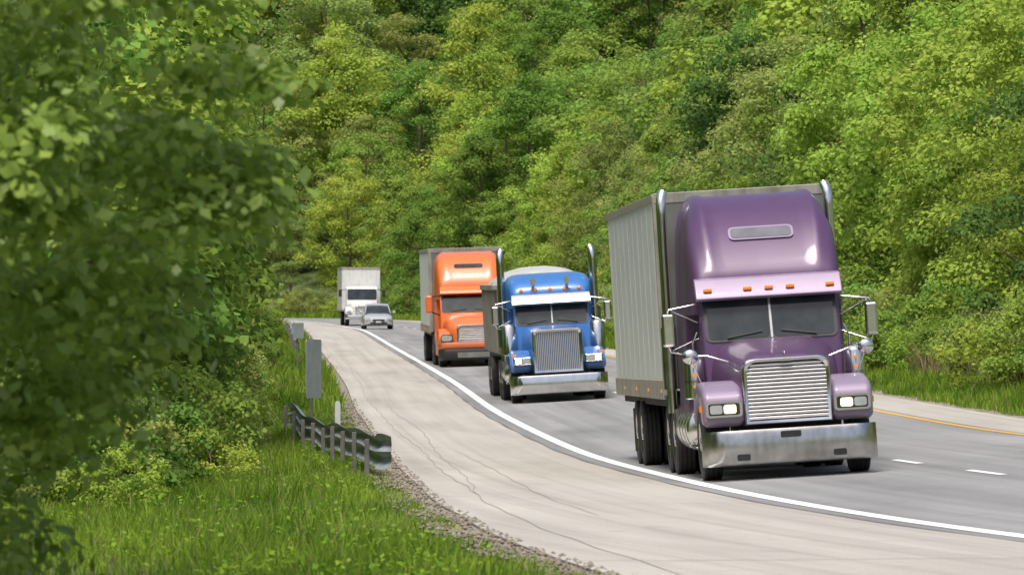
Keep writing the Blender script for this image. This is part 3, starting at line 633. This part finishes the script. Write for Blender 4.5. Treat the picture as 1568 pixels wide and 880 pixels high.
for s_ in (-1,1):
    x0,x1=(.60,1.17) if s_>0 else (-1.17,-.60)
    extr(P,'fender',arch_poly(.16,1.2,.62,1.36,1.20,2.05,.74),x0,x1,M['purple_sheen'],.09)
    plate(P,'headlamp_bezel',(s_*.88,.165,.98),(0,-1,0),.50,.22,.05,M['chrome'],.03)
    plate(P,'headlamp_rim',(s_*.88,.136,.98),(0,-1,0),.43,.16,.03,M['black'],.004)
    plate(P,'headlamp',(s_*.80,.134,.98),(0,-1,0),.17,.12,.03,M['lamp'],.012)
    plate(P,'side_lamp',(s_*.99,.134,.98),(0,-1,0),.17,.12,.03,M['lens'],.012)
    plate(P,'turn_signal',(s_*1.175,.35,1.0),(s_,-.3,0),.12,.09,.02,M['amber'],.012)
    tube(P,'air_cleaner',[(s_*1.13,2.02,1.12),(s_*1.13,2.02,1.14),(s_*1.13,2.02,1.66),(s_*1.13,2.02,1.72),(s_*1.13,2.02,1.75)],[.10,.14,.14,.12,.05],M['chrome'],24)
    tube(P,'air_cleaner_band',[(s_*1.13,2.02,1.35),(s_*1.13,2.02,1.39)],.146,M['chrome_d'],24)
    sph(P,'hood_mirror',(s_*1.22,1.25,1.72),.115,.07,.105,M['chrome'])
    tube(P,'hood_mirror_arm',[(s_*.70,1.2,1.62),(s_*1.0,1.22,1.72),(s_*1.18,1.27,1.72)],.012,M['chrome'],8)
    tube(P,'hood_mirror_leg',[(s_*1.2,1.27,1.66),(s_*1.08,1.3,1.34)],.01,M['chrome'],8)
    mirror_set(P,1.43,2.25,2.10,'chrome',s_)
    tube(P,'grab_rail',[(s_*1.03,2.3,1.0),(s_*1.10,2.3,1.2),(s_*1.10,2.3,1.9),(s_*1.03,2.32,2.05)],.015,M['chrome'],8)
    for zz in (1.30,1.45,1.58): plate(P,'cleaner_marker',(s_*1.13,1.878,zz),(0,-1,0),.06,.035,.01,M['amber'],.02)
    stack(P,s_*1.22,5.42,.9,4.10,.075,s_)
    plate(P,'sleeper_side_window',(s_*1.085,4.4,2.35),(s_,0,0),.55,.35,.08,M['glass'],.01)
cab(P,'purple')
extr(P,'sun_visor',[(2.16,2.47),(2.10,2.50),(2.16,2.60),(2.34,2.78),(2.46,2.80),(2.40,2.56)],-1.03,1.03,M['purple_sheen'],.02)  # paler purple here stands in for sky reflected on the visor
for x in (-.86,-.30,0,.30,.86): box(P,'roof_marker',x-.06,x+.06,2.13,2.20,2.60,2.65,M['amber'],.015)
SR=[(2.42,1.02,2.74),(2.5,1.05,2.90),(2.7,1.08,3.16),(2.95,1.10,3.42),(3.25,1.11,3.65),(3.6,1.12,3.83),(4.0,1.125,3.94),(4.5,1.13,3.99),(5.2,1.13,4.0)]
def szt(y,T): return float(np.interp(y,[a for a,_,_ in T],[c for _,_,c in T]))
loft(P,'sleeper',[sring(y,w,.9 if y>3.3 else 2.3,zt,.23,44,ridge=.06*min(1,(y-2.4)*2),rx=.72,taper=.05) for y,w,zt in SR],pp)
loft(P,'sleeper_lower',[sring(y,1.07,.8,2.6,.2) for y in (3.36,5.19)],pp)
nr=Vector((0,-(szt(3.05,SR)-szt(2.85,SR)),.2)).normalized(); dv=Vector((0,.2,szt(3.05,SR)-szt(2.85,SR))).normalized()
plate(P,'roof_window_frame',Vector((0,2.93,szt(2.93,SR)))+nr*-.004,nr,.92,.27,.08,M['purple_sheen'],.02,up=dv)
plate(P,'roof_window',Vector((0,2.93,szt(2.93,SR)))+nr*.012,nr,.86,.21,.06,M['glass_l'],.01,up=dv)
tanks(P,2.7,4.9)
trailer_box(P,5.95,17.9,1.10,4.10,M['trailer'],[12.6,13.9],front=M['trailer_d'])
for q in range(3):
    V=[];F=[]
    for k in range(60):
        yy=10.3+k*.10+q*.3; zz=3.72-.22*q+.10*math.sin(k*.55+q)+.07*math.sin(k*1.3+q*2)-.006*k; V+=[(-1.2975,yy,zz),(-1.2975,yy,zz+.014)]
    for k in range(59): F.append((2*k,2*k+2,2*k+3,2*k+1))
    mk(P,'side_scratch',V,F,M['wpost'],False)
# ---- blue truck with dump trailer
B=empty('dump_truck'); place(B,1.2,144.6,.042,.013,.058)
bb=M['blue']
chassis(B,[4.9,6.2],7)
bumper(B,1.2,.20,.66,M['chrome'])
loft(B,'hood',[sring(y,w,zb,zt,pw) for y,w,zb,zt,pw in [(.2,.60,.7,1.70,.36),(.6,.63,.8,1.76,.36),(1.3,.70,.9,1.82,.38),(2.1,.80,1.0,1.87,.4)]],bb)
grille(B,1.22,.70,1.78,.14,'v',24,topround=.10,frame=.07)
for s_ in (-1,1):
    x0,x1=(.64,1.18) if s_>0 else (-1.18,-.64)
    extr(B,'fender',arch_poly(.30,1.2,.62,1.28,1.02,2.0,.74),x0,x1,bb,.13)
    box(B,'headlamp_pod',s_*.88-.22,s_*.88+.22,.17,.38,.93,1.12,M['chrome'],.03)
    plate(B,'headlamp',(s_*.98,.168,1.025),(0,-1,0),.15,.12,.02,M['lamp'],.012)
    plate(B,'headlamp_outer',(s_*.79,.168,1.025),(0,-1,0),.17,.12,.02,M['lens'],.012)
    plate(B,'turn_signal',(s_*1.08,.29,1.17),(0,-1,0),.10,.06,.02,M['amber'],.03)
    tube(B,'air_cleaner',[(s_*1.10,2.0,1.15),(s_*1.10,2.0,1.18),(s_*1.10,2.0,1.86),(s_*1.10,2.0,1.95)],[.12,.19,.19,.10],M['chrome'],24)
    mirror_set(B,1.40,2.2,2.15,'chrome',s_)
    stack(B,s_*1.16,3.55,1.0,3.74,.095,s_)
    tube(B,'air_horn',[(s_*.42,2.30,2.96),(s_*.42,2.45,2.96),(s_*.42,2.9,2.96)],[.08,.03,.02],M['chrome'],14)
    box(B,'horn_bracket',s_*.42-.02,s_*.42+.02,2.5,2.56,2.7,2.94,M['chrome'],.005)
cab(B,'blue',y0=2.05,w=.95,zw0=1.88,zw1=2.40,zr=2.66,y1=3.3)
extr(B,'sun_visor',[(2.10,2.36),(2.02,2.40),(2.08,2.50),(2.32,2.64),(2.38,2.5)],-.98,.98,M['slat'],.015)
for x in (-.72,-.36,0,.36,.72): sph(B,'roof_marker',(x,2.42,2.74),.05,.06,.05,M['amber'])
loft(B,'roof_cap',[sring(y,w,2.3,zt,.3) for y,w,zt in [(2.38,.93,2.68),(2.5,.98,2.84),(2.75,1.04,3.0),(3.1,1.06,3.10),(3.5,1.07,3.14),(4.3,1.07,3.15)]],bb)
loft(B,'sleeper_lower',[sring(y,1.06,.85,2.7,.2) for y in (3.34,4.28)],bb)
tanks(B,2.6,4.1)
pf=[(-1.22,1.15),(1.22,1.15),(1.26,2.85),(-1.26,2.85)]
loft(B,'dump_body',[[(x*.97,4.9,z) for x,z in pf],[(x,5.1,z) for x,z in pf],[(x,13.4,z) for x,z in pf]],M['dump'],bevel=.02)
for s_ in (-1,1):
    for yy in np.arange(5.3,13.4,.75): box(B,'body_stake',min(s_*1.23,s_*1.31),max(s_*1.23,s_*1.31),yy-.05,yy+.05,1.2,2.8,M['dump'],.01)
    box(B,'top_rail',min(s_*1.2,s_*1.33),max(s_*1.2,s_*1.33),4.9,13.4,2.78,2.92,M['rail'],.02)
    for a in (10.6,11.9): wheel(B,'trailer_wheel',s_*1.12,a); wheel(B,'trailer_wheel_inner',s_*.8,a)
loft(B,'tarp_cover',[sring(y,1.2,2.8,zt+.03*math.sin(y*3),.9,24) for y,zt in [(4.95,2.95),(5.4,3.08),(6.2,3.22),(7.5,3.26),(9,3.3),(11,3.22),(12.8,3.1),(13.3,2.95)]],M['tarp'])
box(B,'dump_frame',-.5,.5,4.5,13,.8,1.14,M['chassis'])
# ---- orange truck
O=empty('semi_truck'); place(O,-1.30,202.5,.040,.0135,.03)
oo_=M['orange']
chassis(O,[5.6,6.9],7.5)
bumper(O,1.2,.22,.60,M['black'],curve=.4,name='lower_bumper'); bumper(O,1.19,.60,.84,oo_,curve=.4,y0=.02,name='bumper_top')
plate(O,'bumper_intake',(0,-.02,.40),(0,-1,0),1.1,.18,.03,M['chrome_d'],.012)
loft(O,'hood',[sring(y,w,zb,zt,pw) for y,w,zb,zt,pw in [(.12,.62,.80,1.40,.5),(.25,.78,.80,1.52,.5),(.7,.90,.82,1.66,.5),(1.3,.96,.85,1.76,.48),(2.1,1.0,.9,1.86,.45)]],oo_)
grille(O,1.10,.84,1.44,.08,'h',6,topround=.12,frame=.06)
for s_ in (-1,1):
    x0,x1=(.68,1.19) if s_>0 else (-1.19,-.68)
    extr(O,'fender',arch_poly(.18,1.2,.62,1.30,1.10,2.05,.74),x0,x1,oo_,.15)
    plate(O,'headlamp_bezel',(s_*.90,.15,.98),(s_*.25,-1,.15),.42,.26,.08,M['black'],.02)
    plate(O,'headlamp',(s_*.90,.125,.98),(s_*.25,-1,.15),.36,.20,.07,M['lens'],.012)
    plate(O,'turn_signal',(s_*1.09,.20,1.0),(s_*.5,-1,.1),.09,.16,.03,M['amber'],.012)
    box(O,'mirror_housing',s_*1.42-.12,s_*1.42+.12,2.1,2.25,1.85,2.45,M['orange'],.06)
    tube(O,'mirror_arm',[(s_*1.0,2.3,2.45),(s_*1.42,2.18,2.40)],.025,M['black'],8); tube(O,'mirror_arm_lower',[(s_*1.0,2.3,1.75),(s_*1.42,2.18,1.9)],.025,M['black'],8)
cab(O,'orange',y0=1.95,w=1.05,zw0=1.86,zw1=2.46,zr=2.74,y1=3.3,split=False,rake=.36)
extr(O,'sun_visor',[(2.16,2.46),(2.08,2.50),(2.14,2.60),(2.42,2.74),(2.50,2.6)],-1.04,1.04,oo_,.02)
for x in (-.8,-.3,0,.3,.8): box(O,'roof_marker',x-.05,x+.05,2.14,2.20,2.60,2.64,M['amber'],.01)
SO=[(2.42,1.03,2.76),(2.55,1.06,3.0),(2.75,1.1,3.28),(3.0,1.13,3.52),(3.35,1.16,3.74),(3.8,1.18,3.88),(4.4,1.19,3.94),(5.3,1.19,3.95)]
loft(O,'sleeper',[sring(y,w,2.3,zt,.28,36,ridge=.03*min(1,(y-2.4)*2),rx=.7,taper=.04) for y,w,zt in SO],oo_)
loft(O,'sleeper_lower',[sring(y,1.18,.75,2.7,.2) for y in (3.32,5.29)],oo_)
nr=Vector((0,-(szt(3.0,SO)-szt(2.8,SO)),.2)).normalized(); dv=Vector((0,.2,szt(3.0,SO)-szt(2.8,SO))).normalized()
plate(O,'roof_window',Vector((0,2.92,szt(2.92,SO)))+nr*.0,nr,1.0,.20,.08,M['glass'],.015,up=dv)
for s_ in (-1,1): box(O,'side_skirt',min(s_*1.0,s_*1.17),max(s_*1.0,s_*1.17),2.3,5.2,.35,.95,oo_,.04)
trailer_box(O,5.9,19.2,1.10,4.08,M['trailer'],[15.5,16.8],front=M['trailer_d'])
# ---- white box truck
W=empty('box_truck'); place(W,-9.2,366,.075,.013,0)
for s_ in (-1,1):
    wheel(W,'front_wheel',s_*.98,1.0,.46,.25,'white'); wheel(W,'rear_wheel',s_*1.0,6.2,.46,.25); wheel(W,'rear_wheel_inner',s_*.72,6.2,.46,.25)
    x0,x1=(.62,1.12) if s_>0 else (-1.12,-.62)
    extr(W,'fender',[(a,b-.05) for a,b in arch_poly(.12,1.0,.58,1.22,1.05,1.75,.74)],x0,x1,M['white'],.09)
    plate(W,'headlamp',(s_*.88,.11,.86),(0,-1,0),.26,.16,.03,M['lens'],.015)
    box(W,'mirror_housing',s_*1.35-.10,s_*1.35+.10,1.9,1.98,1.8,2.25,M['black'],.03); tube(W,'mirror_arm',[(s_*.95,2.0,2.25),(s_*1.35,1.94,2.2)],.02,M['black'],6)
box(W,'frame',-.5,.5,.3,8.8,.6,.9,M['chassis'])
bumper(W,1.12,.40,.66,M['chrome'],curve=.1)
loft(W,'hood',[sring(y,w,.66,zt,.42) for y,w,zt in [(.1,.66,1.30),(.4,.74,1.42),(1.0,.84,1.52),(1.9,.92,1.62)]],M['white'])
grille(W,1.0,.72,1.22,.06,'h',6,frame=.04)
cab(W,'white',y0=1.8,w=.96,zb=.65,zw0=1.62,zw1=2.24,zr=2.44,y1=2.8,split=False,rake=.18)
box(W,'cargo_box',-1.2,1.2,2.95,9.2,.95,3.62,M['white'],.05); box(W,'box_base_rail',-1.21,1.21,2.94,9.21,.90,1.02,M['rail'],.01)
for s_ in (-1,1): box(W,'box_side_rail',min(s_*1.19,s_*1.215),max(s_*1.19,s_*1.215),2.94,9.2,3.49,3.63,M['rail'],.01)
box(W,'box_nose_rail',-1.2,1.2,2.925,2.96,3.51,3.63,M['rail'],.01)
# ---- car
C=empty('passenger_car'); place(C,-7.72,342,.065,.013,0)
loft(C,'body',[sring(y,w,zb,zt,pw,26) for y,w,zb,zt,pw in [(0,.62,.32,.60,.5),(.12,.78,.26,.68,.42),(.5,.85,.22,.78,.4),(1.2,.88,.22,.92,.4),(2.5,.89,.22,.95,.38),(3.6,.88,.22,.98,.38),(4.15,.84,.26,.95,.4),(4.35,.74,.34,.88,.5)]],M['silver'])
loft(C,'greenhouse',[sring(y,w,.85,zt,pw,26) for y,w,zt,pw in [(1.15,.76,.90,.5),(1.55,.74,1.18,.45),(1.95,.68,1.40,.42),(2.6,.66,1.46,.42),(3.2,.66,1.42,.42),(3.9,.70,1.0,.45)]],M['glass'])
loft(C,'roof',[sring(y,w,zt-.06,zt,.5,20) for y,w,zt in [(1.9,.60,1.40),(2.1,.64,1.455),(2.6,.65,1.485),(3.2,.63,1.445)]],M['silver'])
for s_ in (-1,1):
    wheel(C,'wheel',s_*.76,.85,.31,.2); wheel(C,'rear_wheel',s_*.76,3.45,.31,.2)
    tube(C,'a_pillar',[(s_*.73,1.2,.93),(s_*.62,1.95,1.42)],.03,M['silver'],8)
    plate(C,'headlamp',(s_*.60,.03,.60),(s_*.2,-1,.2),.26,.12,.05,M['lens'],.03)
    box(C,'door_mirror',s_*.96-.09,s_*.96+.09,1.5,1.62,.92,1.05,M['silver'],.03)
plate(C,'grille',(0,-.02,.52),(0,-1,0),.7,.10,.03,M['black'],.03); plate(C,'lower_intake',(0,.02,.36),(0,-1,0),1.0,.09,.03,M['black'],.04)
plate(C,'number_plate',(0,-.03,.43),(0,-1,0),.3,.09,.01,M['white'],.03)
# ------------------------------------------------------------------ light, world, camera
el,az=math.radians(68),math.radians(203)
w=bpy.data.worlds.new('World'); scene.world=w; w.use_nodes=True; nt=w.node_tree; bg=nt.nodes['Background']
sk=nt.nodes.new('ShaderNodeTexSky'); sk.sky_type='NISHITA'; sk.sun_disc=False; sk.sun_elevation=el; sk.sun_rotation=az; sk.air_density=1.0; sk.dust_density=5.0; sk.ozone_density=1.0
nt.links.new(sk.outputs[0],bg.inputs[0]); bg.inputs[1].default_value=.15
sl=bpy.data.lights.new('sun','SUN'); sl.energy=4.0; sl.angle=math.radians(20); sl.color=(1,.965,.91)
so=bpy.data.objects.new('sun',sl); COL.objects.link(so)
Sd=Vector((math.sin(az)*math.cos(el),math.cos(az)*math.cos(el),math.sin(el))); so.rotation_euler=Sd.to_track_quat('Z','Y').to_euler(); so.location=(0,0,60)
cam=bpy.data.cameras.new('camera'); co=bpy.data.objects.new('camera',cam); COL.objects.link(co); scene.camera=co
co.location=(0,0,1.73); co.rotation_euler=(math.radians(90)+106/9050,0,0); cam.sensor_width=36; cam.lens=9050/1568*36
cam.clip_start=.5; cam.clip_end=6000; cam.dof.use_dof=True; cam.dof.focus_distance=108; cam.dof.aperture_fstop=7.5
scene.view_settings.view_transform='Standard'; scene.view_settings.look='None'; scene.view_settings.exposure=0
print('forest',cnt)
